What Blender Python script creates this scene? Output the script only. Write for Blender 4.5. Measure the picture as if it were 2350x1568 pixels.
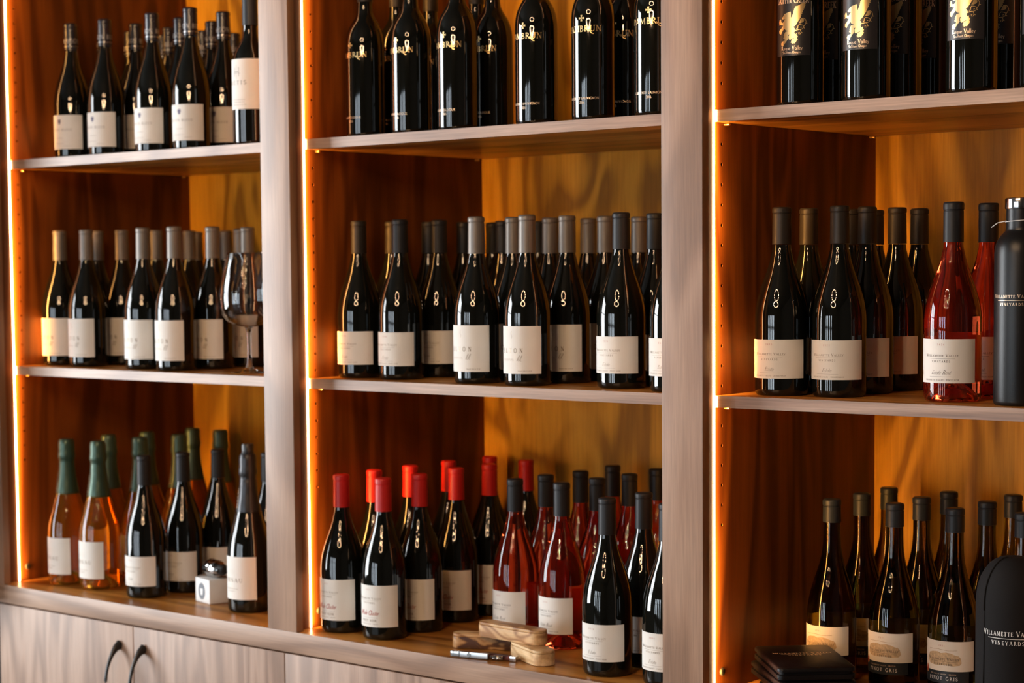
import bpy, bmesh, math, random
from mathutils import Vector, Matrix
from mathutils.geometry import tessellate_polygon
R_ = math.radians
random.seed(7)
scn = bpy.context.scene
for o in list(bpy.data.objects): bpy.data.objects.remove(o, do_unlink=True)
COL = scn.collection

# ------------------------------------------------------------------ camera
IMG_W, IMG_H = 2350.0, 1568.0
CAM = Vector((3.51924, -2.55502, 0.68828)); YAW, PITCH, ROLL = 0.7161, 0.06761, -0.01036
FPX, PPX, PPY = 4455.36, 1023.86, 914.62
fwd = Vector((-math.sin(YAW)*math.cos(PITCH), math.cos(YAW)*math.cos(PITCH), -math.sin(PITCH)))
rgt = Vector((math.cos(YAW), math.sin(YAW), 0)); up = rgt.cross(fwd)
r2 = rgt*math.cos(ROLL) + up*math.sin(ROLL); u2 = -rgt*math.sin(ROLL) + up*math.cos(ROLL)
cd = bpy.data.cameras.new('camera'); cam = bpy.data.objects.new('camera', cd); COL.objects.link(cam)
mw = Matrix((r2, u2, -fwd)).transposed().to_4x4(); mw.translation = CAM; cam.matrix_world = mw
cd.sensor_fit = 'HORIZONTAL'; cd.sensor_width = 36.0; cd.lens = FPX/IMG_W*36.0
cd.shift_x = (IMG_W/2-PPX)/IMG_W; cd.shift_y = (PPY-IMG_H/2)/IMG_W
cd.clip_start = 0.05; cd.clip_end = 60
cd.dof.use_dof = True; cd.dof.focus_distance = 2.92; cd.dof.aperture_fstop = 5.8
scn.camera = cam

# ------------------------------------------------------------------ light and exposure
w = bpy.data.worlds.new('world'); scn.world = w; w.use_nodes = True
bg = w.node_tree.nodes['Background']; bg.inputs[0].default_value = (.62, .78, 1, 1); bg.inputs[1].default_value = 0.6
vs = scn.view_settings; vs.view_transform = 'Standard'; vs.look = 'None'; vs.gamma = 1.0; vs.use_curve_mapping = False
vs.exposure = 0.0
cy = scn.cycles; cy.max_bounces = 8; cy.diffuse_bounces = 4; cy.glossy_bounces = 4; cy.transmission_bounces = 8; cy.caustics_reflective = False
DAY = (0.935, 0.975, 1.0)
LED_RGB, LED_W = (1.0, 0.45, 0.09), 4.4
def area(name, loc, rot, sx, sy, power, col):
    l = bpy.data.lights.new(name, 'AREA'); l.shape = 'RECTANGLE'; l.size = sx; l.size_y = sy; l.energy = power; l.color = col
    o = bpy.data.objects.new(name, l); COL.objects.link(o); o.location = loc; o.rotation_euler = rot; return o
# daylight at the panes of the windows (left wall, and the wall behind the camera)
WIN_L = [(-3.15, -1.25)]          # y ranges on the left wall
WIN_B = [(-1.75, -1.30), (-0.80, -0.35), (0.30, 0.75), (1.25, 1.70)]   # x ranges on the wall behind the camera
XL, XR, YB, YF, ZF, ZC = -2.2, 5.6, -6.6, 0.62, -0.95, 2.45
for a, b in WIN_L:
    area('window_daylight', (XL-.10, (a+b)/2, .75), (0, R_(-90), 0), 2.3, b-a, 270, DAY)
for a, b in WIN_B:
    area('window_daylight', ((a+b)/2, YB-.10, .28), (R_(90), 0, 0), b-a, 2.24, 40, (.80, .91, 1.0))

# ------------------------------------------------------------------ materials
MATS = {}
def new_mat(name):
    m = bpy.data.materials.new(name); m.use_nodes = True; nt = m.node_tree; MATS[name] = m
    return m, nt, nt.nodes['Principled BSDF']
def mat(name, col, rough=.5, metal=0., spec=.5, trans=0., ior=1.5, coat=0., var=0.06, vscale=30., emit=None, bump=0., bscale=200.):
    m, nt, b = new_mat(name); N = nt.nodes; L = nt.links
    tc = N.new('ShaderNodeTexCoord'); nz = N.new('ShaderNodeTexNoise'); nz.inputs['Scale'].default_value = vscale; nz.inputs['Detail'].default_value = 3
    L.new(tc.outputs['Object'], nz.inputs['Vector'])
    rp = N.new('ShaderNodeValToRGB'); e = rp.color_ramp.elements
    e[0].position = .3; e[1].position = .7
    e[0].color = tuple(c*(1-var) for c in col)+(1,); e[1].color = tuple(min(1, c*(1+var)) for c in col)+(1,)
    L.new(nz.outputs['Fac'], rp.inputs[0]); L.new(rp.outputs[0], b.inputs['Base Color'])
    b.inputs['Roughness'].default_value = rough; b.inputs['Metallic'].default_value = metal
    b.inputs['Specular IOR Level'].default_value = spec; b.inputs['IOR'].default_value = ior
    b.inputs['Transmission Weight'].default_value = trans; b.inputs['Coat Weight'].default_value = coat
    if emit:
        b.inputs['Emission Color'].default_value = tuple(emit[0])+(1,); b.inputs['Emission Strength'].default_value = emit[1]
    if bump:
        n2 = N.new('ShaderNodeTexNoise'); n2.inputs['Scale'].default_value = bscale; n2.inputs['Detail'].default_value = 4
        L.new(tc.outputs['Object'], n2.inputs['Vector'])
        bp = N.new('ShaderNodeBump'); bp.inputs['Strength'].default_value = bump; bp.inputs['Distance'].default_value = .001
        L.new(n2.outputs['Fac'], bp.inputs['Height']); L.new(bp.outputs[0], b.inputs['Normal'])
    return m
def wood(name, dark, mid, light, axis='Z', rough=.42, spec=.4, figure=1.0, across=13., along=.75, contrast=1.0, fibre=.22, coat=0., fig=(1.3, .55)):
    m, nt, b = new_mat(name); N = nt.nodes; L = nt.links
    tc = N.new('ShaderNodeTexCoord')
    def mapped(s_along, s_across):
        mp = N.new('ShaderNodeMapping'); s = [s_across]*3; s['XYZ'.index(axis)] = s_along
        mp.inputs['Scale'].default_value = s; L.new(tc.outputs['Object'], mp.inputs['Vector']); return mp.outputs[0]
    n1 = N.new('ShaderNodeTexNoise'); n1.inputs['Scale'].default_value = 1.0*figure; n1.inputs['Detail'].default_value = 2.5; n1.inputs['Distortion'].default_value = .6
    L.new(mapped(along*fig[0], across*fig[1]), n1.inputs['Vector'])
    # contour lines of a stretched noise field: cathedral figure
    mu = N.new('ShaderNodeMath'); mu.operation = 'MULTIPLY'; mu.inputs[1].default_value = 34.; L.new(n1.outputs['Fac'], mu.inputs[0])
    sn = N.new('ShaderNodeMath'); sn.operation = 'SINE'; L.new(mu.outputs[0], sn.inputs[0])
    mr = N.new('ShaderNodeMapRange'); mr.inputs['From Min'].default_value = -1; mr.inputs['From Max'].default_value = 1; L.new(sn.outputs[0], mr.inputs['Value'])
    n2 = N.new('ShaderNodeTexNoise'); n2.inputs['Scale'].default_value = 1.; n2.inputs['Detail'].default_value = 4
    L.new(mapped(along*.8, across*2.2), n2.inputs['Vector'])
    mx = N.new('ShaderNodeMix'); mx.data_type = 'FLOAT'; mx.inputs[0].default_value = .50
    L.new(mr.outputs[0], mx.inputs[2]); L.new(n2.outputs['Fac'], mx.inputs[3])
    rp = N.new('ShaderNodeValToRGB'); e = rp.color_ramp.elements
    e[0].position = .5-.28/contrast; e[1].position = .5+.26/contrast; e[0].color = dark+(1,); e[1].color = light+(1,)
    k = e.new(.5); k.color = mid+(1,)
    L.new(mx.outputs[0], rp.inputs[0])
    n3 = N.new('ShaderNodeTexNoise'); n3.inputs['Scale'].default_value = 1.; n3.inputs['Detail'].default_value = 5; n3.inputs['Roughness'].default_value = .65
    L.new(mapped(9., 330.), n3.inputs['Vector'])
    m3 = N.new('ShaderNodeMapRange'); m3.inputs['From Min'].default_value = .3; m3.inputs['From Max'].default_value = .7
    m3.inputs['To Min'].default_value = 1-fibre; m3.inputs['To Max'].default_value = 1+fibre*.45; L.new(n3.outputs['Fac'], m3.inputs['Value'])
    mm = N.new('ShaderNodeMix'); mm.data_type = 'RGBA'; mm.blend_type = 'MULTIPLY'; mm.inputs[0].default_value = 1.
    L.new(rp.outputs[0], mm.inputs[6]); L.new(m3.outputs[0], mm.inputs[7]); L.new(mm.outputs[2], b.inputs['Base Color'])
    bp = N.new('ShaderNodeBump'); bp.inputs['Strength'].default_value = .12; bp.inputs['Distance'].default_value = .0006
    L.new(n3.outputs['Fac'], bp.inputs['Height']); L.new(bp.outputs[0], b.inputs['Normal'])
    b.inputs['Roughness'].default_value = rough; b.inputs['Specular IOR Level'].default_value = spec; b.inputs['Coat Weight'].default_value = coat
    return m
FACE = ((.245, .136, .081), (.350, .204, .129), (.415, .258, .172))
wood('face_wood', *FACE, axis='Z', rough=.40, contrast=.95, spec=.58)
wood('face_wood_x', *FACE, axis='X', rough=.40, contrast=.95, spec=.58)
wood('door_wood', (.245, .136, .082), (.360, .212, .137), (.430, .270, .185), axis='Z', rough=.42, across=16, contrast=1.0, spec=.55)
INT = ((.25, .112, .005), (.42, .205, .010), (.51, .262, .018))
wood('shaded_side_veneer', (.085, .021, .003), (.145, .039, .006), (.200, .058, .009), axis='Z', rough=.48, contrast=1.1, spec=.22)  # bay veneer darkened for the side panels: their shade is put into the colour
wood('veneer', *INT, axis='Z', rough=.48, contrast=1.25, spec=.22, fig=(2.1, .36))
wood('veneer_x', (.26, .10, .016), (.44, .188, .034), (.54, .245, .052), axis='X', rough=.33, contrast=1.1, spec=.32)
wood('edge_wood_x', (.26, .146, .092), (.38, .228, .150), (.45, .29, .204), axis='X', rough=.40, contrast=.9, fibre=.3, spec=.6)
wood('olive_wood', (.36, .17, .06), (.60, .345, .15), (.70, .44, .21), axis='X', rough=.45, across=26, along=5, contrast=1.2, figure=1.2)
wood('olive_wood_dark', (.09, .032, .010), (.34, .155, .045), (.50, .27, .10), axis='X', rough=.42, across=30, along=7, contrast=1.3, figure=1.5)
wood('pale_wood', (.52, .31, .14), (.68, .45, .225), (.76, .54, .30), axis='X', rough=.48, across=26, along=4, contrast=1.0)
wood('rosewood', (.035, .008, .006), (.11, .025, .018), (.18, .05, .035), axis='X', rough=.3, across=40, along=6)
mat('dark_glass', (.0045, .0048, .0035), rough=.035, spec=.55, ior=1.52)
mat('rose_glass', (.82, .095, .028), rough=.0, trans=.97, ior=1.40, var=.01)
mat('amber_glass', (.98, .44, .045), rough=.0, trans=.94, ior=1.40, var=.01)
mat('olive_glass', (.16, .115, .012), rough=.0, trans=1., ior=1.42, var=.01)
mat('clear_glass', (.97, .98, .98), rough=.0, trans=1., ior=1.46, var=.0)
mat('charcoal_capsule', (.014, .014, .0155), rough=.46, spec=.28)
mat('taupe_capsule', (.17, .148, .128), rough=.42, metal=.35)
mat('brown_capsule', (.022, .017, .013), rough=.45, spec=.28)
mat('navy_capsule', (.013, .014, .022), rough=.26, spec=.6)
mat('slate_capsule', (.016, .020, .025), rough=.42, spec=.3)
mat('red_capsule', (.52, .014, .012), rough=.42, spec=.4)
mat('green_foil', (.050, .090, .062), rough=.34, metal=.45, bump=.35, bscale=160)
mat('graphite_foil', (.028, .028, .031), rough=.34, metal=.5, bump=.35, bscale=160)
mat('paper', (.79, .765, .72), rough=.72, spec=.25, var=.015)
mat('cream_paper', (.76, .71, .63), rough=.72, spec=.25, var=.015)
mat('black_label', (.020, .017, .018), rough=.38)
mat('navy_label', (.012, .018, .024), rough=.5)
mat('bronze_ink', (.24, .18, .125), rough=.38, metal=.55)
mat('grey_ink', (.28, .26, .24), rough=.6)
mat('dark_ink', (.075, .06, .05), rough=.6)
mat('red_ink', (.42, .07, .05), rough=.6)
mat('tan_ink', (.55, .41, .25), rough=.7, var=.22, vscale=220)
mat('tan_dark_ink', (.44, .33, .21), rough=.7, var=.2, vscale=260)
mat('gold_foil', (.86, .60, .27), rough=.33, metal=.85)
mat('white_ink', (.72, .71, .69), rough=.5)
mat('grey_foil', (.42, .41, .40), rough=.4, metal=.3)
mat('copper_ink', (.80, .60, .42), rough=.35, metal=.5)
mat('warm_ink', (.90, .68, .46), rough=.5)
mat('crest_ink', (.115, .095, .17), rough=.5)
mat('seal_red', (.45, .05, .03), rough=.5)
mat('seal_gold', (.62, .38, .15), rough=.5)
mat('black_powder', (.008, .008, .0085), rough=.34, spec=.3, bump=.12, bscale=900)
mat('neoprene', (.011, .0105, .011), rough=.8, spec=.15, bump=.25, bscale=700)
mat('leather', (.007, .0055, .006), rough=.42, spec=.25, bump=.35, bscale=420)
mat('steel', (.62, .61, .60), rough=.14, metal=1.)
mat('satin_steel', (.60, .60, .60), rough=.28, metal=1.)
mat('brass', (.62, .42, .17), rough=.3, metal=1.)
mat('black_metal', (.012, .0115, .012), rough=.38, spec=.5)
mat('black_rubber', (.012, .012, .012), rough=.6)
mat('white_card', (.80, .80, .80), rough=.7)
mat('logo_ink', (.20, .22, .25), rough=.6)
mat('white_cord', (.75, .75, .75), rough=.6)
mat('plaster', (.060, .055, .050), rough=.85)
mat('ceiling_paint', (.045, .042, .040), rough=.9)
mat('floor_wood', (.055, .036, .022), rough=.5)
mat('window_paint', (.05, .05, .05), rough=.5)
mat('led_lens', (1, .85, .6), rough=.5, emit=((1., .66, .33), 26.))
mat('bulb', (1, .9, .7), rough=.3, emit=((1., .64, .36), 560.))
mat('shadow_gap', (.03, .015, .008), rough=.8)
# back labels let the light behind them through, as thin paper does
m, nt, b = new_mat('thin_paper'); tr = nt.nodes.new('ShaderNodeBsdfTranslucent'); tr.inputs[0].default_value = (.92, .88, .82, 1)
mxs = nt.nodes.new('ShaderNodeMixShader'); mxs.inputs[0].default_value = .72; b.inputs['Base Color'].default_value = (.76, .72, .66, 1); b.inputs['Roughness'].default_value = .7
nt.links.new(b.outputs[0], mxs.inputs[1]); nt.links.new(tr.outputs[0], mxs.inputs[2]); nt.links.new(mxs.outputs[0], nt.nodes['Material Output'].inputs[0])

# ------------------------------------------------------------------ mesh helpers
class MB:
    def __init__(s): s.v = []; s.f = []
    def box(s, x0, x1, y0, y1, z0, z1):
        n = len(s.v); s.v += [(x, y, z) for z in (z0, z1) for y in (y0, y1) for x in (x0, x1)]
        s.f += [tuple(n+i for i in q) for q in ((0,2,3,1), (4,5,7,6), (0,1,5,4), (2,6,7,3), (0,4,6,2), (1,3,7,5))]; return s
    def lathe(s, prof, n=40, closed=True):
        b = len(s.v); rings = []
        for r, z in prof:
            if r < 1e-6: rings.append([len(s.v)]); s.v.append((0, 0, z))
            else:
                rings.append(list(range(len(s.v), len(s.v)+n)))
                s.v += [(r*math.cos(2*math.pi*i/n), r*math.sin(2*math.pi*i/n), z) for i in range(n)]
        for a, c in zip(rings, rings[1:]):
            for i in range(n):
                j = (i+1) % n
                if len(a) == 1: s.f.append((a[0], c[j], c[i]))
                elif len(c) == 1: s.f.append((a[i], a[j], c[0]))
                else: s.f.append((a[i], a[j], c[j], c[i]))
        return s
    def tube(s, pts, rad, n=10, caps=True):
        pts = [Vector(p) for p in pts]; rings = []
        rads = rad if isinstance(rad, (list, tuple)) else [rad]*len(pts)
        ref = Vector((0, 0, 1))
        for i, p in enumerate(pts):
            t = (pts[min(i+1, len(pts)-1)] - pts[max(i-1, 0)]).normalized()
            a = t.cross(ref)
            if a.length < 1e-4: a = t.cross(Vector((0, 1, 0)))
            a.normalize(); c = t.cross(a)
            rr = rads[i]; ra, rc = rr if isinstance(rr, tuple) else (rr, rr)
            rings.append(list(range(len(s.v), len(s.v)+n)))
            s.v += [tuple(p + a*ra*math.cos(2*math.pi*k/n) + c*rc*math.sin(2*math.pi*k/n)) for k in range(n)]
        for a, c in zip(rings, rings[1:]):
            for k in range(n): s.f.append((a[k], a[(k+1) % n], c[(k+1) % n], c[k]))
        if caps: s.f.append(tuple(reversed(rings[0]))); s.f.append(tuple(rings[-1]))
        return s
    def prism(s, outline, z0, z1):
        n = len(outline); b = len(s.v)
        s.v += [(x, y, z0) for x, y in outline] + [(x, y, z1) for x, y in outline]
        s.f.append(tuple(b+i for i in reversed(range(n)))); s.f.append(tuple(b+n+i for i in range(n)))
        for i in range(n): s.f.append((b+i, b+(i+1) % n, b+n+(i+1) % n, b+n+i))
        return s
    def curved(s, R, a0, a1, z0, z1, th=.0003, n=28):
        """closed cylindrical sheet, angle 0 faces -Y"""
        b = len(s.v)
        for i in range(n+1):
            a = a0+(a1-a0)*i/n
            for rr in (R, R+th):
                for z in (z0, z1): s.v.append((rr*math.sin(a), -rr*math.cos(a), z))
        for i in range(n):
            p, q = b+4*i, b+4*(i+1)
            s.f += [(p+2, q+2, q+3, p+3), (q, p, p+1, q+1), (p+1, p+3, q+3, q+1), (p, q, q+2, p+2)]
        p = b; q = b+4*n
        s.f += [(p, p+2, p+3, p+1), (q+2, q, q+1, q+3)]
        return s
    def mesh(s, name, mats, smooth=False, bevel=0., angle=40):
        me = bpy.data.meshes.new(name); me.from_pydata(s.v, [], s.f); me.update()
        if bevel:
            bm = bmesh.new(); bm.from_mesh(me); bmesh.ops.recalc_face_normals(bm, faces=bm.faces)
            bmesh.ops.bevel(bm, geom=list(bm.edges), offset=bevel, segments=2, profile=.7, affect='EDGES', clamp_overlap=True)
            bm.to_mesh(me); bm.free()
        if smooth or bevel:
            me.polygons.foreach_set('use_smooth', [True]*len(me.polygons)); me.set_sharp_from_angle(angle=R_(angle))
        me.materials.append(MATS[mats]); return me
def link(name, data, parent=None, loc=None, rot=None, label=None):
    o = bpy.data.objects.new(name, data); COL.objects.link(o)
    if parent is not None: o.parent = parent
    if loc is not None: o.location = loc
    if rot is not None: o.rotation_euler = rot
    if label: o['label'] = label
    return o
def thing(name, label, cat, loc=(0,0,0), rotz=0., group=None):
    o = link(name, None, None, loc, (0, 0, rotz)); o.empty_display_size = .05
    o['label'] = label; o['category'] = cat
    if group: o['group'] = group
    return o
def tag(o, label, cat, group=None):
    o['label'] = label; o['category'] = cat
    if group: o['group'] = group
    return o
def struct(name, mb, m, parent=None, bevel=0.):
    o = link(name, mb.mesh(name, m, bevel=bevel), parent)
    if parent is None: o['kind'] = 'structure'
    return o

# ------------------------------------------------------------------ lettering (drawn stroke by stroke)
T, t = .17, .075
def arc(cx, cy, rx, ry, a0, a1, w, n=10):
    return ([(cx+rx*math.cos(R_(a0+(a1-a0)*i/n)), cy+ry*math.sin(R_(a0+(a1-a0)*i/n))) for i in range(n+1)], w)
def ln(x0, y0, x1, y1, w): return ([(x0, y0), (x1, y1)], w)
def se(x, y, h=.13): return ([(x-h, y), (x+h, y)], .06)
def stem(x): return [ln(x, 0, x, 1, T), se(x, .03), se(x, .97)]
GL = {
'A': (.80, [ln(.06,0,.40,1,t), ln(.40,1,.74,0,T), ln(.18,.34,.62,.34,t), se(.06,.03,.1), se(.74,.03,.12)]),
'B': (.68, stem(.17)+[arc(.17,.755,.32,.225,90,-90,T*.8), arc(.17,.27,.40,.25,90,-90,T*.85)]),
'C': (.74, [arc(.44,.5,.36,.49,48,312,T*.85,16), ln(.68,.72,.68,.96,t)]),
'D': (.80, stem(.17)+[arc(.17,.5,.52,.48,90,-90,T*.85,14)]),
'E': (.64, stem(.17)+[ln(.17,.96,.55,.96,t), ln(.17,.52,.44,.52,t), ln(.17,.04,.58,.04,t), ln(.55,.98,.55,.8,t), ln(.58,.02,.60,.22,t), ln(.44,.6,.44,.42,t)]),
'F': (.60, stem(.17)+[ln(.17,.96,.55,.96,t), ln(.17,.52,.44,.52,t), ln(.55,.98,.55,.8,t), ln(.44,.6,.44,.42,t)]),
'G': (.80, [arc(.44,.5,.36,.49,48,318,T*.85,16), ln(.70,.05,.70,.42,T*.8), se(.68,.42), ln(.68,.72,.68,.96,t)]),
'H': (.84, stem(.17)+stem(.67)+[ln(.17,.5,.67,.5,t)]),
'I': (.34, stem(.17)),
'K': (.76, stem(.17)+[ln(.2,.45,.62,.97,t), ln(.3,.55,.66,.02,T*.85), se(.66,.03), se(.6,.97)]),
'L': (.60, stem(.17)+[ln(.17,.04,.55,.04,t), ln(.55,.02,.57,.24,t)]),
'M': (1.0, [ln(.15,0,.19,1,t), ln(.19,1,.50,.08,T*.85), ln(.50,.08,.81,1,t), ln(.81,1,.85,0,T), se(.15,.03), se(.85,.03), se(.14,.97,.1), se(.88,.97,.1)]),
'N': (.86, [ln(.16,0,.16,1,t), ln(.16,1,.70,.02,T), ln(.70,0,.70,1,t), se(.16,.03,.11), se(.13,.97,.11), se(.70,.97,.11)]),
'O': (.86, [arc(.43,.5,.35,.48,0,360,T*.75,24)]),
'P': (.64, stem(.17)+[arc(.17,.72,.37,.25,90,-90,T*.85)]),
'R': (.74, stem(.17)+[arc(.17,.735,.35,.235,90,-90,T*.85), ln(.32,.5,.68,.02,T*.9), se(.70,.03,.1)]),
'S': (.58, [arc(.29,.74,.21,.235,35,270,T*.8,12), arc(.29,.265,.23,.24,90,-150,T*.8,12), ln(.48,.78,.48,.97,t), ln(.09,.03,.09,.22,t)]),
'T': (.70, [ln(.35,0,.35,1,T), se(.35,.03), ln(.06,.96,.64,.96,t), ln(.06,.98,.06,.78,t), ln(.64,.98,.64,.78,t)]),
'U': (.82, [ln(.17,1,.17,.3,T), arc(.42,.3,.25,.28,180,360,t*1.3,10), ln(.67,.3,.67,1,t), se(.17,.97), se(.67,.97)]),
'V': (.80, [ln(.08,1,.42,0,T), ln(.42,0,.74,1,t), se(.10,.97), se(.74,.97,.1)]),
'W': (1.12, [ln(.07,1,.34,0,T), ln(.34,0,.58,1,t), ln(.54,1,.80,0,T), ln(.80,0,1.06,1,t), se(.08,.97), se(1.06,.97,.1), se(.55,.97,.1)]),
'Y': (.76, [ln(.08,1,.38,.45,T), ln(.38,.45,.70,1,t), ln(.38,0,.38,.46,T), se(.38,.03), se(.1,.97,.11), se(.68,.97,.1)]),
'0': (.62, [arc(.31,.5,.23,.48,0,360,T*.7,20)]),
'1': (.42, [ln(.22,0,.22,1,T), se(.22,.03,.14), ln(.08,.82,.22,.98,t)]),
'2': (.60, [arc(.29,.72,.22,.26,160,-30,T*.75,12), ln(.48,.59,.10,.06,T*.7), ln(.08,.05,.54,.05,t*1.3)]),
'6': (.60, [arc(.30,.3,.22,.28,0,360,T*.7,18), arc(.42,.32,.34,.66,180,100,T*.7,10)]),
'7': (.56, [ln(.06,.95,.5,.95,t*1.2), ln(.5,.95,.2,0,T*.8)]),
'-': (.40, [ln(.06,.45,.34,.45,t)]), '.': (.3, [ln(.08,.45,.2,.45,.14)]), ' ': (.42, []),
}
xh = .54
def lc(s): return s
GL.update({
'a': (.50, [arc(.24,.25,.18,.25,0,360,t,14), ln(.43,.5,.43,0,t*1.3)]),
'c': (.44, [arc(.26,.26,.2,.26,50,310,t*1.2,12)]),
'e': (.46, [arc(.25,.26,.2,.26,0,320,t*1.2,14), ln(.06,.27,.45,.27,t)]),
'g': (.50, [arc(.24,.26,.18,.24,0,360,t,14), ln(.43,.5,.43,-.15,t*1.3), arc(.25,-.15,.18,.16,0,-150,t,8)]),
'h': (.52, [ln(.1,0,.1,1,t*1.3), arc(.28,.3,.18,.22,180,0,t,8), ln(.46,.3,.46,0,t*1.3)]),
'i': (.22, [ln(.1,0,.1,.5,t*1.3), ln(.1,.66,.1,.74,t*1.4)]),
'k': (.48, [ln(.1,0,.1,1,t*1.3), ln(.1,.2,.42,.5,t), ln(.2,.3,.45,0,t)]),
'l': (.22, [ln(.1,0,.1,1,t*1.5)]),
'n': (.52, [ln(.1,0,.1,.52,t*1.3), arc(.28,.3,.18,.22,180,0,t,8), ln(.46,.3,.46,0,t*1.3)]),
'o': (.50, [arc(.25,.26,.2,.25,0,360,t*1.2,14)]),
'r': (.36, [ln(.1,0,.1,.52,t*1.3), arc(.27,.32,.17,.2,180,60,t,6)]),
's': (.38, [arc(.19,.38,.13,.13,40,270,t,8), arc(.19,.13,.14,.13,90,-150,t,8)]),
't': (.34, [ln(.15,.05,.15,.85,t*1.3), ln(.02,.52,.3,.52,t), arc(.23,.1,.08,.1,180,320,t,6)]),
'u': (.52, [ln(.08,.52,.08,.2,t*1.3), arc(.26,.2,.18,.2,180,360,t,8), ln(.44,.52,.44,0,t*1.3)]),
'y': (.48, [ln(.06,.52,.24,.05,t), ln(.44,.52,.15,-.25,t*1.2)]),
'\u00e9': (.46, [arc(.25,.26,.2,.26,0,320,t*1.2,14), ln(.06,.27,.45,.27,t), ln(.22,.62,.36,.8,t)]),
})
class Flat:
    """flat artwork in metres: x to the right, y up"""
    def __init__(s): s.v = []; s.f = []
    def stroke(s, pts, wd):
        # cut long straight runs so that the artwork can bend round a bottle
        out = [pts[0]]
        for a, b in zip(pts, pts[1:]):
            k = max(1, int(math.hypot(b[0]-a[0], b[1]-a[1])/.004))
            out += [(a[0]+(b[0]-a[0])*i/k, a[1]+(b[1]-a[1])*i/k) for i in range(1, k+1)]
        pts = out; b0 = len(s.v); n = len(pts)
        for i, p in enumerate(pts):
            q0, q1 = pts[max(i-1, 0)], pts[min(i+1, n-1)]
            dx, dy = q1[0]-q0[0], q1[1]-q0[1]; L = math.hypot(dx, dy) or 1
            s.v += [(p[0]-dy/L*wd/2, p[1]+dx/L*wd/2), (p[0]+dy/L*wd/2, p[1]-dx/L*wd/2)]
        for i in range(n-1): s.f.append((b0+2*i+1, b0+2*i+3, b0+2*i+2, b0+2*i))
        return s
    def text(s, txt, cx, y, h, track=.12, width=None, slant=0., bold=1., small=None, align='c'):
        """capitals of height h; letters after the first of each word shrink to small*h"""
        adv = 0; seq = []; first = True
        for ch in txt:
            sc = 1. if (small is None or first) else small
            first = ch == ' ' or (first and ch == ' ')
            a, st = GL[ch]; seq.append((adv, sc, st)); adv += a*sc+track*sc
        adv -= track; k = h if width is None else h
        kx = h if width is None else width/adv
        x0 = cx-adv*kx/2 if align == 'c' else cx
        for ax, sc, st in seq:
            for pts, wd in st:
                s.stroke([(x0+(ax+px*sc)*kx+slant*py*sc*h, y+py*sc*h) for px, py in pts], wd*sc*h*bold)
        return s
    def poly(s, pts, step=.003):
        bm = bmesh.new(); vs_ = [bm.verts.new((x, y, 0)) for x, y in pts]
        tri = tessellate_polygon([[Vector((x, y, 0)) for x, y in pts]])
        for a in tri:
            try: bm.faces.new([vs_[i] for i in a])
            except ValueError: pass
        xs = [q[0] for q in pts]; x = min(xs)+step
        while x < max(xs):
            bmesh.ops.bisect_plane(bm, geom=bm.verts[:]+bm.edges[:]+bm.faces[:], plane_co=(x, 0, 0), plane_no=(1, 0, 0)); x += step
        bmesh.ops.recalc_face_normals(bm, faces=bm.faces); bm.verts.index_update()
        b0 = len(s.v); s.v += [(q.co.x, q.co.y) for q in bm.verts]
        for fc in bm.faces:
            ids = [b0+q.index for q in fc.verts]
            nrm = sum((s.v[ids[i]][0]*s.v[ids[(i+1) % len(ids)]][1]-s.v[ids[(i+1) % len(ids)]][0]*s.v[ids[i]][1]) for i in range(len(ids)))
            s.f.append(tuple(ids if nrm > 0 else reversed(ids)))
        bm.free(); return s
    def disc(s, cx, cy, rx, ry, n=20): return s.poly([(cx+rx*math.cos(2*math.pi*i/n), cy+ry*math.sin(2*math.pi*i/n)) for i in range(n)])
    def micro(s, cx, y, width, h):
        """a line of print too small to read: short upright marks"""
        x = cx-width/2; r = random.Random(int(width*1e5)+int(y*1e5))
        while x < cx+width/2:
            if r.random() < .85: s.stroke([(x, y), (x, y+h*(.7+.3*r.random()))], h*.28)
            x += h*.62
        return s
    def wrap(s, name, R, m, z0=0., a0=0.):
        me = bpy.data.meshes.new(name)
        me.from_pydata([(R*math.sin(a0+x/R), -R*math.cos(a0+x/R), z0+y) for x, y in s.v], [], s.f); me.update(); me.materials.append(MATS[m]); return me
    def flat(s, name, m):
        """lying on the plane y = 0, facing -Y"""
        me = bpy.data.meshes.new(name); me.from_pydata([(x, 0, y) for x, y in s.v], [], s.f); me.update(); me.materials.append(MATS[m]); return me
    def laid(s, name, m):
        me = bpy.data.meshes.new(name); me.from_pydata([(x, y, 0) for x, y in s.v], [], s.f); me.update(); me.materials.append(MATS[m]); return me

# ------------------------------------------------------------------ the room
P, W = .9144, .0771                    # bay pitch and stile width
ZM, ZT, TH = .4794, .9311, .0188       # shelf tops and shelf thickness
OVL, OVR = .012, .065                  # side panels stand back behind the stile edges
DEPTH, YS, STILE_T, ZTOP = .574, .0525, .018, 1.72
def wall_with_windows(name, axis, c, lo, hi, wins, z0, z1, th=.12):
    mb = MB(); xs = [lo]+[v for q in wins for v in q]+[hi]
    def put(a, b, za, zb):
        if axis == 'x': mb.box(c-th, c, a, b, za, zb)
        else: mb.box(a, b, c-th, c, za, zb)
    for i in range(0, len(xs), 2): put(xs[i], xs[i+1], ZF, ZC)
    for a, b in wins: put(a, b, ZF, z0); put(a, b, z1, ZC)
    return struct(name, mb, 'plaster')
struct('floor', MB().box(XL-.12, XR, YB-.12, YF+.1, ZF-.1, ZF), 'floor_wood')
struct('ceiling', MB().box(XL-.12, XR, YB-.12, YF+.1, ZC, ZC+.1), 'ceiling_paint')
struct('wall_front', MB().box(XL-.12, XR, YF, YF+.1, ZF, ZC), 'plaster')
struct('wall_right', MB().box(XR, XR+.1, YB-.12, YF+.1, ZF, ZC), 'plaster')
wall_with_windows('wall_left', 'x', XL, YB, YF, WIN_L, -.4, 1.9)
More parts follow.
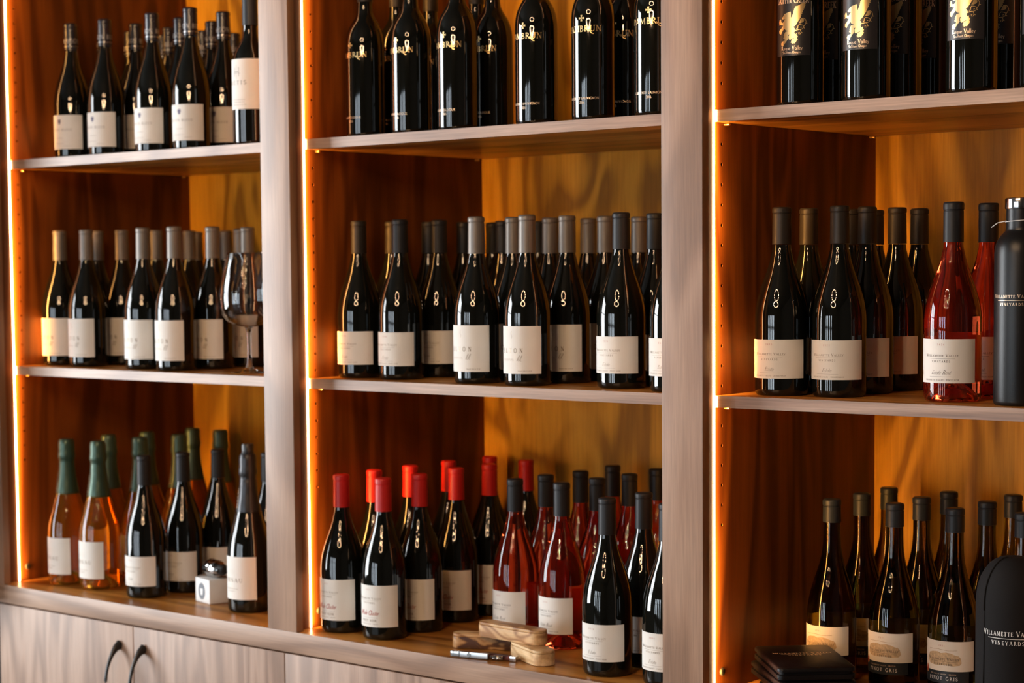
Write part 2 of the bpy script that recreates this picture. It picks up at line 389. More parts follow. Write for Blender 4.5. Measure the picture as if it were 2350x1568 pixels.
wall_with_windows('wall_back', 'y', YB, XL, XR, WIN_B, -.84, 1.4)
wn = 0
for a, b in WIN_L:
    wn += 1; mb = MB(); q = .05
    for y in (a, (a+b)/2-q/2, b-q): mb.box(XL-.07, XL-.01, y, y+q, -.4, 1.9)
    for z in (-.4, .9, 1.85): mb.box(XL-.065, XL-.015, a, b, z, z+.05)
    struct('window_%d' % wn, mb, 'window_paint')
for a, b in WIN_B:
    wn += 1; mb = MB(); q = .05
    for x in (a, b-q): mb.box(x, x+q, YB-.07, YB-.01, -.84, 1.4)
    for z in (-.84, .6, 1.35): mb.box(a, b, YB-.065, YB-.015, z, z+.05)
    struct('window_%d' % wn, mb, 'window_paint')

# ------------------------------------------------------------------ the shelving
ff = thing('face_frame', 'pale walnut face frame of wide stiles and bottom rail fronting the shelves', 'frame')
for k in range(4):
    link('stile', MB().box(k*P-W, k*P, 0, STILE_T, 0, ZTOP).mesh('stile', 'face_wood', bevel=.0012), ff)
link('bottom_rail', MB().box(-.20, 3*P+.1, 0, .0035, -.040, 0).mesh('bottom_rail', 'face_wood_x', bevel=.001), ff)
for k in range(3):
    link('sill', MB().box(k*P+.0003, (k+1)*P-W-.0003, .0037, STILE_T, -.040, -.0003).mesh('sill', 'veneer_x'), ff)
link('end_gable', MB().box(-.20, -W-.001, -.10, STILE_T, -.040, ZTOP).mesh('end_gable', 'face_wood', bevel=.001), ff)
link('top_rail', MB().box(-W, 3*P, 0, STILE_T, ZTOP+.001, ZTOP+.09).mesh('top_rail', 'face_wood_x', bevel=.001), ff)
def holed_panel(x, xb, y0, y1, z0, z1, yh, zs, r=.0029, deep=.007):
    """side panel facing +X at x, with a column of drilled shelf-pin holes"""
    mb = MB(); ya, yb = yh-.008, yh+.008
    def quad(p): n = len(mb.v); mb.v.extend(p); mb.f.append(tuple(range(n, n+len(p))))
    quad([(x, y0, z0), (x, ya, z0), (x, ya, z1), (x, y0, z1)]); quad([(x, yb, z0), (x, y1, z0), (x, y1, z1), (x, yb, z1)])
    za = z0
    for zc in sorted(zs):
        c0, c1 = zc-.008, zc+.008
        if c0 > za: quad([(x, ya, za), (x, yb, za), (x, yb, c0), (x, ya, c0)])
        sq = [(yb, zc), (yb, c1), (yh, c1), (ya, c1), (ya, zc), (ya, c0), (yh, c0), (yb, c0)]
        n = len(mb.v)
        mb.v += [(x, y, z) for y, z in sq]+[(x, yh+r*math.cos(i*math.pi/4), zc+r*math.sin(i*math.pi/4)) for i in range(8)]
        mb.v += [(x-deep, yh+r*math.cos(i*math.pi/4), zc+r*math.sin(i*math.pi/4)) for i in range(8)]
        for i in range(8):
            j = (i+1) % 8; mb.f += [(n+i, n+j, n+8+j, n+8+i), (n+8+i, n+8+j, n+16+j, n+16+i)]
        mb.f.append(tuple(n+16+i for i in range(8))); za = c1
    quad([(x, ya, za), (x, yb, za), (x, yb, z1), (x, ya, z1)])
    quad([(x, y0, z0), (x, y0, z1), (xb, y0, z1), (xb, y0, z0)]); quad([(x, y1, z1), (x, y1, z0), (xb, y1, z0), (xb, y1, z1)])
    quad([(xb, y1, z0), (xb, y0, z0), (xb, y0, z1), (xb, y1, z1)]); quad([(x, y0, z1), (x, y1, z1), (xb, y1, z1), (xb, y0, z1)]); quad([(x, y1, z0), (x, y0, z0), (xb, y0, z0), (xb, y1, z0)])
    return mb
BAY = ['left', 'middle', 'right']
knob = MB().lathe([(0, .004), (.0035, .004), (.0058, .003), (.0066, .0012), (.0066, 0)], 18).mesh('cam_cover', 'black_rubber', smooth=True)
pinm = MB().lathe([(0, .010), (.0022, .010), (.0026, .009), (.0026, 0)], 10).mesh('shelf_pin', 'brass', smooth=True)
for k in range(3):
    xa, xb = k*P-OVL, (k+1)*P-OVR
    bay = thing('shelving_bay', 'walnut veneered %s shelving bay lit by warm strips inside its stiles' % BAY[k], 'shelving', (0, 0, 0))
    zs = [.270+.032*i for i in range(44)]; zs = [z for z in zs if not (ZM-TH-.022 < z < ZM+.012 or ZT-TH-.022 < z < ZT+.012)]
    link('side_panel', holed_panel(xa, xa-.0163, STILE_T, DEPTH, 0, ZTOP, .0735, zs).mesh('side_panel', 'shaded_side_veneer'), bay)
    link('side_panel', MB().box(xb, xb+.0163, STILE_T, DEPTH, 0, ZTOP).mesh('side_panel', 'shaded_side_veneer'), bay)
    link('back_panel', MB().box(xa, xb, DEPTH, DEPTH+.012, 0, ZTOP).mesh('back_panel', 'veneer'), bay)
    link('deck', MB().box(xa, xb, STILE_T+.0003, DEPTH, -.019, -.0003).mesh('deck', 'veneer_x'), bay)
    link('top_panel', MB().box(xa, xb, STILE_T, DEPTH, ZTOP-.001, ZTOP+.018).mesh('top_panel', 'veneer_x'), bay)
    # light strips on the side panels, just behind the stiles
    for x0, x1 in ((xa+.0002, xa+.0048), (xb-.0048, xb-.0002)):
        lx = (x0, x0+.0020) if x0 < xa+.01 else (x1-.0020, x1)
        ls = link('light_strip', MB().box(*lx, .0488, .0505, .001, ZTOP-.004).mesh('light_strip', 'led_lens'), bay, label='glowing warm white light strip')
        al = area('strip_beam', ((x0+x1)/2, .0512, ZTOP/2), (R_(90), 0, 0), x1-x0, ZTOP-.01, LED_W, LED_RGB)   # the strip throws its light back into the bay
        al.data.spread = R_(112); al.parent = bay; al['label'] = 'beam of the light strip'
    link('cam_cover', knob, bay, (xa, .073, .031), (0, R_(90), 0), label='small round black cover on the side panel')
    for z in (ZM, ZT):
        for y in (.083, .553):
            link('shelf_pin', pinm, bay, (xa-.001, y, z-TH-.0029), (0, R_(90), 0))
    for z, nm in ((ZM, 'lower'), (ZT, 'upper')):
        sh = thing('shelf', '%s adjustable wooden shelf with pale edge in the %s bay' % (nm, BAY[k]), 'shelf', group='adjustable shelves')
        link('board', MB().box(xa+.0012, xb-.0012, YS+.0012, DEPTH-.002, z-TH, z).mesh('board', 'veneer_x'), sh)
        link('edge_band', MB().box(xa+.0012, xb-.0012, YS, YS+.0012, z-TH, z).mesh('edge_band', 'edge_wood_x'), sh, label='pale front edge band')
bc = thing('base_cabinet', 'long pale walnut base cabinet with flush doors below the shelves', 'cabinet')
link('carcass', MB().box(-.18, 3*P, .022, DEPTH, ZF, -.0205).mesh('carcass', 'shadow_gap'), bc)
seams = [-.02, .436, .881, 1.345, 1.795, 2.26, 2.70]
def bow_handle():
    mb = MB(); n = 22; pts = []; rad = []
    for i in range(n+1):
        u = i/n; a = math.pi*u
        z = .078-.156*u; y = -.040*math.sin(a)**.62
        pts.append((0, y if 0 < i < n else .0006, z)); e = abs(2*u-1)
        rad.append((.0040+.0036*e**5, .0032+.0075*e**5))
    return mb.tube(pts, rad, 10)
hm = bow_handle().mesh('handle', 'black_metal', smooth=True, angle=60)
for i, (a, b) in enumerate(zip(seams, seams[1:])):
    d = link('door', MB().box(a+.0012, b-.0012, 0, .0205, ZF+.08, -.0432).mesh('door', 'door_wood', bevel=.0012), bc)
    hx = b-.043 if i % 2 == 0 else a+.043
    link('handle', hm, d, (hx-(.010 if i % 2 else 0), 0, -.1625), label='curved black bow handle')

# ------------------------------------------------------------------ bottles
def scale_prof(pr, s): return [(r*s, z) for r, z in pr]
BURG = [(.0142,.2380),(.0147,.2300),(.0163,.2240),(.0178,.2165),(.0197,.2090),(.0222,.2010),(.0249,.1930),(.0279,.1850),(.0308,.1770),(.0336,.1690),(.0359,.1610),(.0380,.1530),(.0398,.1450),(.0411,.1370),(.0420,.1290),(.0425,.1200),(.0425,.0110),(.0422,.0070),(.0412,.0035),(.0396,.0010),(.0378,0)]
SLIM = [(.0136,.2720),(.0138,.2420),(.0143,.2300),(.0151,.2200),(.0165,.2100),(.0186,.2000),(.0212,.1900),(.0243,.1800),(.0277,.1700),(.0309,.1600),(.0338,.1500),(.0363,.1400),(.0383,.1300),(.0397,.1200),(.0405,.1100),(.0408,.1000),(.0408,.0110),(.0404,.0060),(.0394,.0025),(.0372,0)]
BORD = [(.0138,.2550),(.0140,.2300),(.0144,.2200),(.0155,.2130),(.0178,.2070),(.0212,.2010),(.0252,.1950),(.0290,.1885),(.0322,.1810),(.0346,.1730),(.0360,.1650),(.0368,.1560),(.0370,.1460),(.0370,.0100),(.0366,.0055),(.0355,.0020),(.0335,0)]
TALL = [(.0138,.2700),(.0140,.2480),(.0144,.2380),(.0155,.2310),(.0178,.2250),(.0212,.2190),(.0252,.2130),(.0290,.2065),(.0322,.1990),(.0346,.1910),(.0360,.1830),(.0368,.1740),(.0370,.1640),(.0370,.0100),(.0366,.0055),(.0355,.0020),(.0335,0)]
CHAM = [(.0148,.2900),(.0170,.2500),(.0205,.2250),(.0256,.2005),(.0295,.1870),(.0330,.1737),(.0368,.1610),(.0402,.1490),(.0428,.1370),(.0442,.1250),(.0450,.1130),(.0450,.0130),(.0446,.0075),(.0434,.0030),(.0412,0)]
PUNT = [(.0330,.0016),(.0270,.0080),(.0200,.0180),(.0120,.0265),(.0050,.0300),(0,.0305)]
def cap_prof(r0, r1, z0, h, bead=.010):
    return [(r1-.0006, z0-.0002),(r1, z0),(r1, z0+.001),(r0, h-bead-.004),(r0, h-bead-.0016),(r0-.0006, h-bead-.0008),(r0-.0006, h-bead),(r0+.0004, h-bead+.0010),(r0+.0006, h-.0042),(r0+.0002, h-.0022),(r0-.0010, h-.0006),(r0-.0028, h),(r0*.55, h+.0002),(0, h)]
def foil_prof(h, z0):
    return [(.0250, z0-.0002),(.0258, z0),(.0258, z0+.001),(.0226,.2180),(.0200,.2330),(.0182,.2480),(.0172,.2650),(.0168, h-.052),(.0171, h-.046),(.0186, h-.042),(.0190, h-.036),(.0184, h-.031),(.0176, h-.026),(.0178, h-.012),(.0170, h-.005),(.0148, h-.001),(.0080, h),(0, h)]
KINDS = {}
def kind(name, body, bmat, cap, cmat, labels=(), punt=False, cap_art=(), extra=(), n=44):
    base = PUNT if punt else [(.026,.0015),(0,.004)]
    pr = [(0, body[0][1])]+body+base
    k = {'body': MB().lathe(pr, n).mesh('bottle_body', bmat, smooth=True, angle=75),
         'cap': MB().lathe(cap, 32).mesh('capsule', cmat, smooth=True, angle=35), 'labels': labels, 'cap_art': cap_art, 'extra': extra}
    for me in (k['body'], k['cap']):
        bm = bmesh.new(); bm.from_mesh(me); bmesh.ops.recalc_face_normals(bm, faces=bm.faces); bm.to_mesh(me); bm.free()
    KINDS[name] = k
def lab(R, half, z0, z1, m, arts=(), name='label', a0=0., th=.0003, text=None):
    return (name, MB().curved(R+.0001, a0-half, a0+half, z0, z1, th).mesh(name, m, smooth=True, angle=40), arts, text)
def art(fl, R, m, name='lettering', z0=0., a0=0., text=None): return (name, fl.wrap(name, R+.00055, m, z0, a0), text)

RB, RS, RD, RC = .0425, .0408, .0370, .0450
def wvv_arts(R, z0, h, year, script, line, ink='bronze_ink', script_ink='bronze_ink', noir=None):
    yr = Flat().text(year, 0, z0+h*.855, .0024, track=.75)
    f = Flat(); v = Flat()
    f.text('WILLAMETTE VALLEY', 0, z0+h*.60, .0040, track=.16, small=.78, width=.054)
    f.stroke([(-.022, z0+h*.555), (.022, z0+h*.555)], .00028)
    f.text('VINEYARDS', 0, z0+h*.47, .0030, track=.45, width=.029)
    v.stroke([(-.019, z0+h*.145), (.019, z0+h*.145)], .00025)
    v.text(line, 0, z0+h*.055, .0021, track=.14, width=.056)
    g = Flat().text(script, 0, z0+h*.20, .0062, track=-.02, slant=.38, bold=.6)
    return [art(f, R, ink), art(yr, R, 'red_ink', 'year_lettering'), art(v, R, ink, 'variety_lettering'), art(g, R, script_ink, 'script_lettering')]
seal = Flat().disc(-.0455, .0, .0042, .0050); seal2 = Flat().disc(-.0455, .0, .0028, .0036)
H80 = R_(80)
# dark bottles with cream landscape labels
kind('cream', BURG, 'dark_glass', cap_prof(.0147,.0152,.236,.298), 'charcoal_capsule',
     [lab(RB, H80, .026, .0885, 'paper', wvv_arts(RB, .026, .0625, '2016', 'Estate', 'WILLAMETTE VALLEY . PINOT NOIR')), lab(RB, R_(34), .022, .098, 'thin_paper', name='back_label', a0=math.pi)])
kind('cream_brown', BURG, 'dark_glass', cap_prof(.0147,.0152,.236,.298), 'brown_capsule', KINDS['cream']['labels'])
kind('chard', BURG, 'dark_glass', cap_prof(.0147,.0152,.239,.298), 'brown_capsule',
     [lab(RB, H80, .0275, .0890, 'cream_paper', wvv_arts(RB, .0275, .0615, '2022', 'Estate', 'WILLAMETTE VALLEY . CHARDONNAY')+[art(seal, RB, 'seal_gold', 'seal', .040), art(seal2, RB+.0001, 'seal_red', 'seal', .040)]),
      lab(RB, R_(34), .022, .098, 'thin_paper', name='back_label', a0=math.pi)])
def cluster_arts():
    z0, h = .0245, .0775
    yr = Flat().text('2021', 0, z0+h*.88, .0024, track=.7); f = Flat(); v = Flat()
    f.text('WILLAMETTE VALLEY', 0, z0+h*.665, .0040, track=.16, small=.78, width=.054); f.stroke([(-.022, z0+h*.635), (.022, z0+h*.635)], .00028)
    f.text('VINEYARDS', 0, z0+h*.56, .0030, track=.45, width=.029); v.stroke([(-.020, z0+h*.225), (.020, z0+h*.225)], .00025)
    v.text('PINOT NOIR', 0, z0+h*.125, .0044, track=.2, width=.036); v.text('WILLAMETTE VALLEY . OREGON', 0, z0+h*.06, .0017, track=.2, width=.042)
    g = Flat().text('Whole Cluster', -.001, z0+h*.285, .0088, track=.0, slant=.38, bold=.95, width=.046)
    return [art(f, RB, 'bronze_ink'), art(yr, RB, 'red_ink', 'year_lettering'), art(v, RB, 'bronze_ink', 'variety_lettering'), art(g, RB, 'red_ink', 'script_lettering')]
kind('redcap', BURG, 'dark_glass', cap_prof(.0150,.0158,.236,.298,.0115), 'red_capsule',
     [lab(RB, H80, .0245, .1020, 'paper', cluster_arts()), lab(RB, R_(32), .024, .104, 'thin_paper', name='back_label', a0=math.pi)])
kind('rose', BURG, 'rose_glass', cap_prof(.0149,.0150,.238,.298,.0125), 'charcoal_capsule',
     [lab(RB, R_(73), .0285, .0940, 'paper', wvv_arts(RB, .0285, .0655, '2021', 'Estate Ros\u00e9', 'WILLAMETTE VALLEY . PINOT NOIR', 'dark_ink', 'dark_ink')+[art(seal, RB, 'seal_gold', 'seal', .042), art(seal2, RB+.0001, 'seal_red', 'seal', .042)]),
      lab(RB, R_(38), .025, .1015, 'thin_paper', name='back_label', a0=math.pi)], punt=True)
def elton_arts():
    f = Flat().text('ELTON', -.002, .058, .0082, track=.75, width=.047)
    f.micro(.0245, .0258, .028, .0019)
    f.stroke([(-.001, .096), (-.002, .091), (.0005, .087), (-.0008, .083)], .0005)
    pts = [(-.026+.0009*i, .046+.0022*math.sin(i*1.15)*(1 if i % 7 else .3)) for i in range(34)]
    f.stroke(pts, .00035)
    for dx in (.010, .0145): f.stroke([(dx, .044), (dx+.003, .047), (dx+.0062, .0535), (dx+.0048, .0535), (dx+.001, .046), (dx+.004, .0435)], .0006)
    return [art(f, RB, 'bronze_ink')]
kind('elton', BURG, 'dark_glass', cap_prof(.0149,.0156,.232,.298), 'taupe_capsule',
     [lab(RB, R_(73), .0215, .1045, 'paper', elton_arts()), lab(RB, R_(30), .022, .100, 'thin_paper', name='back_label', a0=math.pi)])
# crest-labelled bottles
RM = .0402
def crest_arts():
    f = Flat().text('MAISON BLEUE', 0, .062, .0050, track=.22, width=.060)
    f.micro(.0, .046, .020, .0016); f.micro(-.004, .034, .030, .0014); f.micro(.020, .0285, .016, .0014)
    sh = Flat().poly([(-.0042, .0862), (0, .0872), (.0042, .0862), (.0043, .0815), (.0026, .0775), (0, .0755), (-.0026, .0775), (-.0043, .0815)])
    return [art(f, RM, 'grey_ink'), art(sh, RM, 'crest_ink', 'crest', text='small dark blue shield crest')]
kind('crest', scale_prof(BURG, RM/RB), 'dark_glass', cap_prof(.0147,.0150,.240,.298), 'navy_capsule',
     [lab(RM, R_(76), .0225, .0965, 'paper', crest_arts())],
     cap_art=[('lettering', Flat().text('MAISON BLEUE', 0, 0, .0090, track=.12, width=.086).wrap('lettering', .0156, 'grey_foil', .2545)),
              ('silver_band', MB().lathe([(.0151,.2470),(.01525,.2471),(.01525,.2478),(.0151,.2479)], 32).mesh('silver_band', 'satin_steel', smooth=True))])
def metis_arts():
    f = Flat().text('METIS', 0, .118, .0080, track=.3, width=.046)
    e = Flat()
    for x in (-.006, .006): e.stroke([(x, .134), (x, .152)], .0012)
    e.stroke([(-.006, .143), (.006, .143)], .0012); e.stroke([(-.010, .140), (.010, .140)], .0006); e.stroke([(0, .130), (0, .156)], .0006); g = Flat()
    for y, ww in ((.088, .034), (.083, .028), (.078, .036)): g.micro(.004, y, ww, .0018)
    return [art(f, RD, 'grey_ink'), art(e, RD, 'grey_ink', 'monogram'), art(g, RD, 'grey_ink', 'small_print')]
kind('tall_label', BORD, 'dark_glass', cap_prof(.0149,.0152,.236,.305), 'slate_capsule', [lab(RD, R_(78), .070, .168, 'paper', metis_arts())])
# gilded bottles printed straight on the glass
def pambrun(line):
    f = Flat().text('PAMBRUN', 0, .1470, .0100, track=.06, width=.070)
    f.stroke([(.0130, .1505), (.0180, .1440), (.0215, .1428)], .0014)      # long tail of the R
    for a in range(4):
        c, s_ = math.cos(a*math.pi/2), math.sin(a*math.pi/2)
        f.poly([(c*x-s_*y,   .1695+s_*x+c*y) for x, y in ((.0008, -.0009), (.0052, -.0017), (.0052, .0017), (.0008, .0009))])
    g = Flat().text(line, 0, .0345, .0038, track=.06, width=.060 if len(line) > 12 else .044).text('2016', 0, .0275, .0040, track=.04)
    return [('gilt_lettering', f.wrap('gilt_lettering', RD+.0003, 'gold_foil'), 'gilded lettering and a small cross'), ('small_lettering', g.wrap('small_lettering', RD+.0003, 'copper_ink'), None)]
kind('gilt_a', TALL, 'dark_glass', cap_prof(.0147,.0150,.252,.316), 'brown_capsule', extra=pambrun('CHRYSOLOGUE'))
kind('gilt_b', TALL, 'dark_glass', cap_prof(.0147,.0150,.252,.316), 'brown_capsule', extra=pambrun('CABERNET SAUVIGNON'))
# black labels with a golden griffin
GRIF = [(405,440),(430,410),(460,360),(520,335),(575,325),(612,308),(628,350),(632,470),(650,450),(690,360),(710,270),(740,205),(800,200),(900,150),(985,120),(972,150),(1000,158),(980,186),(1000,200),(972,222),(982,245),(958,260),(966,285),(942,292),(950,320),(922,336),(926,365),(900,386),(914,400),(888,422),(890,450),(868,466),(878,490),(850,502),(850,530),(820,560),(800,592),(780,625),(750,660),(720,688),(690,698),(720,740),(738,775),(745,800),(725,812),(705,852),(716,842),(732,888),(775,868),(765,905),(800,945),(776,985),(800,1020),(770,1050),(750,1080),(720,1110),(690,1100),(655,1115),(645,1085),(620,1075),(640,1045),(642,1012),(680,992),(710,985),(700,970),(650,990),(600,1010),(575,980),(568,920),(592,868),(560,880),(550,940),(560,980),(530,1010),(500,1050),(470,1090),(450,1140),(420,1130),(395,1110),(390,1060),(410,1020),(440,1008),(480,1000),(478,980),(440,942),(455,910),(450,880),(470,830),(492,792),(560,785),(500,760),(470,710),(440,740),(400,790),(385,835),(360,820),(340,790),(340,740),(360,710),(385,700),(420,650),(438,622),(400,610),(370,590),(332,600),(342,560),(332,530),(350,470),(370,455),(385,490),(388,530),(410,560),(440,548),(460,512),(485,482),(442,474),(412,466)]
TAIL = [[(738,795),(800,786),(870,788),(922,768),(946,722),(930,690),(880,670),(832,660),(806,690),(800,740),(770,762)], [(940,730),(990,662),(1006,600),(986,545),(935,512),(880,522)], [(860,792),(886,850),(862,894),(828,890),(818,858),(850,850)], [(884,862),(916,872)], [(1000,640),(1038,645)], [(870,740),(900,730)], [(945,740),(975,772)]]
TUFT = [(870,522),(930,514),(962,560),(940,608),(872,632),(820,625),(850,580)]
def gmap(p):
    a = math.asin(max(-.98, min(.98, (p[0]-862)/605)))+R_(22.5); s_ = RD*a
    return (s_, .0840+(1290-p[1]+40*a)*6.25e-5)
gf = Flat().poly([gmap(q) for q in GRIF]).poly([gmap(q) for q in TUFT])
for tl in TAIL: gf.stroke([gmap(q) for q in tl], .0011)
gt = Flat().text('GRIFFIN CREEK', 0, .1575, .0105, track=.04, width=.056, bold=.8); gt2 = Flat().text('Rogue Valley', 0, .0862, .0062, track=.06, bold=1.2, width=.036).text('Southern Oregon', 0, .0806, .0040, track=.04, bold=1.2, width=.030)
kind('griffin', TALL, 'dark_glass', cap_prof(.0147,.0150,.252,.316), 'charcoal_capsule',
     [lab(RD, R_(47), .0775, .176, 'black_label', [art(gf, RD, 'gold_foil', 'griffin_emblem', text='golden winged griffin'), art(gt, RD, 'copper_ink'), art(gt2, RD, 'copper_ink', 'region_lettering')])])
# sparkling bottles
def bernau_arts(z):
    f = Flat().text('BERNAU', 0, z+.026, .0080, track=.28, width=.056); f.micro(.001, z+.012, .034, .0016); f.micro(.0, z+.007, .022, .0016)
    g = Flat()
    for i, rr in enumerate((.0050, .0078, .0105)): g.stroke([(rr*math.cos(R_(a)), z+.042+rr*.9*math.sin(R_(a))) for a in range(0, 181, 15)], .0005)
    return [art(f, RC, 'bronze_ink'), art(g, RC, 'cream_paper', 'embossed_arch')]
def neckline(): # vertical lettering on the foil
    f = Flat().text('BERNAU', 0, 0, .0050, track=.12, width=.040); me = bpy.data.meshes.new('lettering')
    vs_ = []
    for x, y in f.v:   # read upwards along the neck
        z = .228+x*1.0; r = .0215+(.228-z)*.115 if z < .25 else .0188; a = -y/r-R_(8)
        vs_.append(((r+.0012)*math.sin(a), -(r+.0012)*math.cos(a), z))
    me.from_pydata(vs_, [], f.f); me.update(); me.materials.append(MATS['copper_ink']); return ('lettering', me)
kind('sparkling', CHAM, 'amber_glass', foil_prof(.320, .1985), 'green_foil',
     [lab(RC, R_(70), .0245, .1045, 'paper', bernau_arts(.030)), lab(RC, R_(36), .026, .112, 'thin_paper', name='back_label', a0=math.pi)], punt=True, cap_art=[neckline()])
kind('sparkling_black', CHAM, 'dark_glass', foil_prof(.318, .1985), 'graphite_foil',
     [lab(RC, R_(72), .0270, .1130, 'paper', bernau_arts(.036))], cap_art=[neckline()],
     extra=[('stopper', MB().lathe([(0,.3165),(.0128,.3165),(.0134,.3175),(.0134,.3200),(.0122,.3215),(.0126,.3340),(.0112,.3372),(0,.3378)], 28).mesh('stopper', 'black_metal', smooth=True, angle=35), 'black push-in stopper')])
# green-gold bottles with a landscape label over a navy band
def gris_arts():
    hill = Flat().poly([(-.030,.066),(-.026,.073),(-.018,.0755),(-.008,.0765),(-.002,.0745),(.006,.0760),(.014,.0750),(.020,.0725),(.026,.0705),(.029,.0680),(.031,.0600),(.028,.0560),(.018,.0545),(.004,.0560),(-.012,.0545),(-.024,.0555),(-.030,.0600)])
    ridge = Flat()
    for i in range(9): ridge.stroke([(-.027+.0062*i, .0655+.002*math.sin(i*2.1)), (-.0245+.0062*i, .0700+.002*math.sin(i*1.7)), (-.0215+.0062*i, .0665+.0015*math.sin(i))], .0007)
    ridge.stroke([(-.026,.0795), (-.006,.0805), (.010,.0788), (.024,.0796)], .0006)
    f = Flat().text('WILLAMETTE VALLEY', 0, .0630, .0042, track=.14, small=.8, width=.054); f.stroke([(-.022,.0610), (.022,.0610)], .0003)
    f.text('VINEYARDS', 0, .0550, .0033, track=.45, width=.031)
    yr = Flat().text('2021', -.001, .0850, .0024, track=.65)
    return [art(hill, RS, 'tan_ink', 'landscape_print'), art(ridge, RS+.0001, 'tan_dark_ink', 'landscape_print'), art(f, RS+.0002, 'dark_ink'), art(yr, RS, 'red_ink')]
def gris_band():
    f = Flat().text('WILLAMETTE VALLEY - OREGON', 0, .0400, .0020, track=.16, width=.045)
    g = Flat().text('PINOT GRIS', 0, .0315, .0056, track=.28, width=.050)
    s1 = Flat().disc(-.033, .0470, .0036, .0068); s2 = Flat().disc(-.033, .0470, .0026, .0054)
    return [art(f, RS, 'copper_ink'), art(g, RS, 'white_ink'), art(s1, RS+.0003, 'seal_gold', 'seal'), art(s2, RS+.0004, 'seal_red', 'seal')]
kind('gris', SLIM, 'olive_glass', cap_prof(.0146,.0147,.262,.300,.011), 'slate_capsule',
     [lab(RS, R_(73), .0460, .0935, 'cream_paper', gris_arts()), lab(RS, R_(60), .0265, .0458, 'navy_label', gris_band(), name='label_band'), lab(RS, R_(36), .034, .106, 'thin_paper', name='back_label', a0=math.pi)])

def bottle(kd, x, y, z, label, group, rot=None):
    k = KINDS[kd]
    rz = R_(random.uniform(-4, 5)) if rot is None else R_(rot)
    t_ = thing('wine_bottle', label, 'bottle', (x, y, z), rz, group)
    link('bottle_body', k['body'], t_); c = link('capsule', k['cap'], t_)
    for nm, me, arts, tx in k['labels']:
        l = link(nm, me, t_, label=tx)
        for an, am, at_ in arts: link(an, am, l, label=at_)
    for nm, me in k['cap_art']: link(nm, me, c, rot=(0, 0, random.uniform(0, 6.28) if kd == 'crest' else 0))
    for nm, me, tx in k['extra']: link(nm, me, t_, label=tx)
    return t_
ORD = ['foremost', 'second from front', 'third from front', 'fourth from front', 'rearmost']
def files(desc, kd, shelf, cols, z, group, kinds=None):
    """cols: (name of the file, [(x, y, place from the front, kind or None)])"""
    for nm, spots in cols:
        for i, sp in enumerate(spots):
            x, y = sp[:2]; place = sp[2] if len(sp) > 2 and sp[2] else ORD[min(i, 4)]
            kk = sp[3] if len(sp) > 3 else kd; rot = sp[4] if len(sp) > 4 else None
            bottle(kk, x, y, z, '%s, %s%s, %s' % (desc, place, ' of '+nm if nm else '', shelf), group, rot)
E0 = .0003
# left bay
files('crest-labelled dark bottle', 'crest', 'upper left shelf', [
    ('first file', [(.077,.158,None,'crest',6), (.075,.252), (.056,.345), (.056,.440,'rearmost')]),
    ('second file', [(.188,.162,None,'crest',3), (.177,.258), (.175,.355), (.182,.450), (.199,.529)]),
    ('third file', [(.337,.168,None,'crest',2), (.322,.260), (.321,.352,'rearmost')]),
    ('fourth file', [(.460,.166,None,'crest',8), (.458,.260,'rearmost','crest',14)])], ZT+E0, 'crest-labelled bottles')
bottle('tall_label', .693, .115, ZT+E0, 'dark straight bottle with tall white label against the stile, upper left shelf', 'tall-labelled bottles', -2)
files('taupe-capped dark bottle', 'elton', 'middle left shelf', [
    ('first file', [(.031,.150,None,'elton',-2), (.043,.245), (.058,.530,'rearmost')]),
    ('second file', [(.138,.139,None,'elton',-4), (.142,.235), (.146,.330), (.145,.430), (.160,.528)]),
    ('third file', [(.337,.131,None,'elton',0), (.337,.410,'rearmost')]),
    ('fourth file', [(.449,.120,None,'elton',-2), (.464,.213,None,'elton',0), (.468,.310,'rearmost','elton',0)])], ZM+E0, 'white-labelled bottles, left bay')
files('green-foiled sparkling bottle of amber wine', 'sparkling', 'bottom left shelf', [
    ('first file', [(.092,.108,None,'sparkling',-14), (.090,.228), (.099,.332), (.105,.465,'rearmost')]),
    ('second file', [(.196,.112,None,'sparkling',-10), (.197,.228), (.211,.330), (.200,.465,'rearmost')])], E0, 'sparkling bottles')
files('charcoal-capped dark bottle', 'cream', 'bottom left shelf', [
    ('file beside the sparkling bottles', [(.362,.100,'foremost','cream',-2), (.376,.196,'second'), (.383,.290,'third')])], E0, 'dark bottles, left bay')
bottle('cream', .530, .300, E0, 'charcoal-capped dark bottle peeking out beside the stile, bottom left shelf', 'dark bottles, left bay')
bottle('sparkling_black', .662, .118, E0, 'graphite-foiled dark sparkling bottle with black stopper beside the white box', 'sparkling bottles', -8)
# middle bay
files('gilt-lettered black bottle', 'gilt_a', 'upper middle shelf', [
    ('first file', [(1.000,.120,None,'gilt_a',-6), (.995,.214), (.998,.308,'rearmost')]),
    ('second file', [(1.114,.120,None,'gilt_a',-4), (1.128,.292,'rearmost')]),
    ('third file', [(1.228,.118,None,'gilt_a',0), (1.232,.214,'rearmost')]),
    ('fourth file', [(1.409,.118,'only bottle','gilt_b',0)]),
    ('fifth file', [(1.539,.108,None,'gilt_b',5), (1.537,.205,'rearmost','gilt_b')]),
    ('sixth file', [(1.674,.100,'only bottle','gilt_b',14)])], ZT+E0, 'gilt-lettered bottles')
files('dark-capped bottle', 'cream', 'middle bay middle shelf', [
    ('first file', [(.962,.135,None,'cream_brown',-2), (.962,.230,None,'cream_brown'), (.973,.325), (.984,.418), (.982,.512)]),
    ('second file', [(1.068,.135,None,'cream',-4), (1.078,.235), (1.091,.410), (1.102,.510,'rearmost')])], ZM+E0, 'cream-labelled bottles, middle bay')
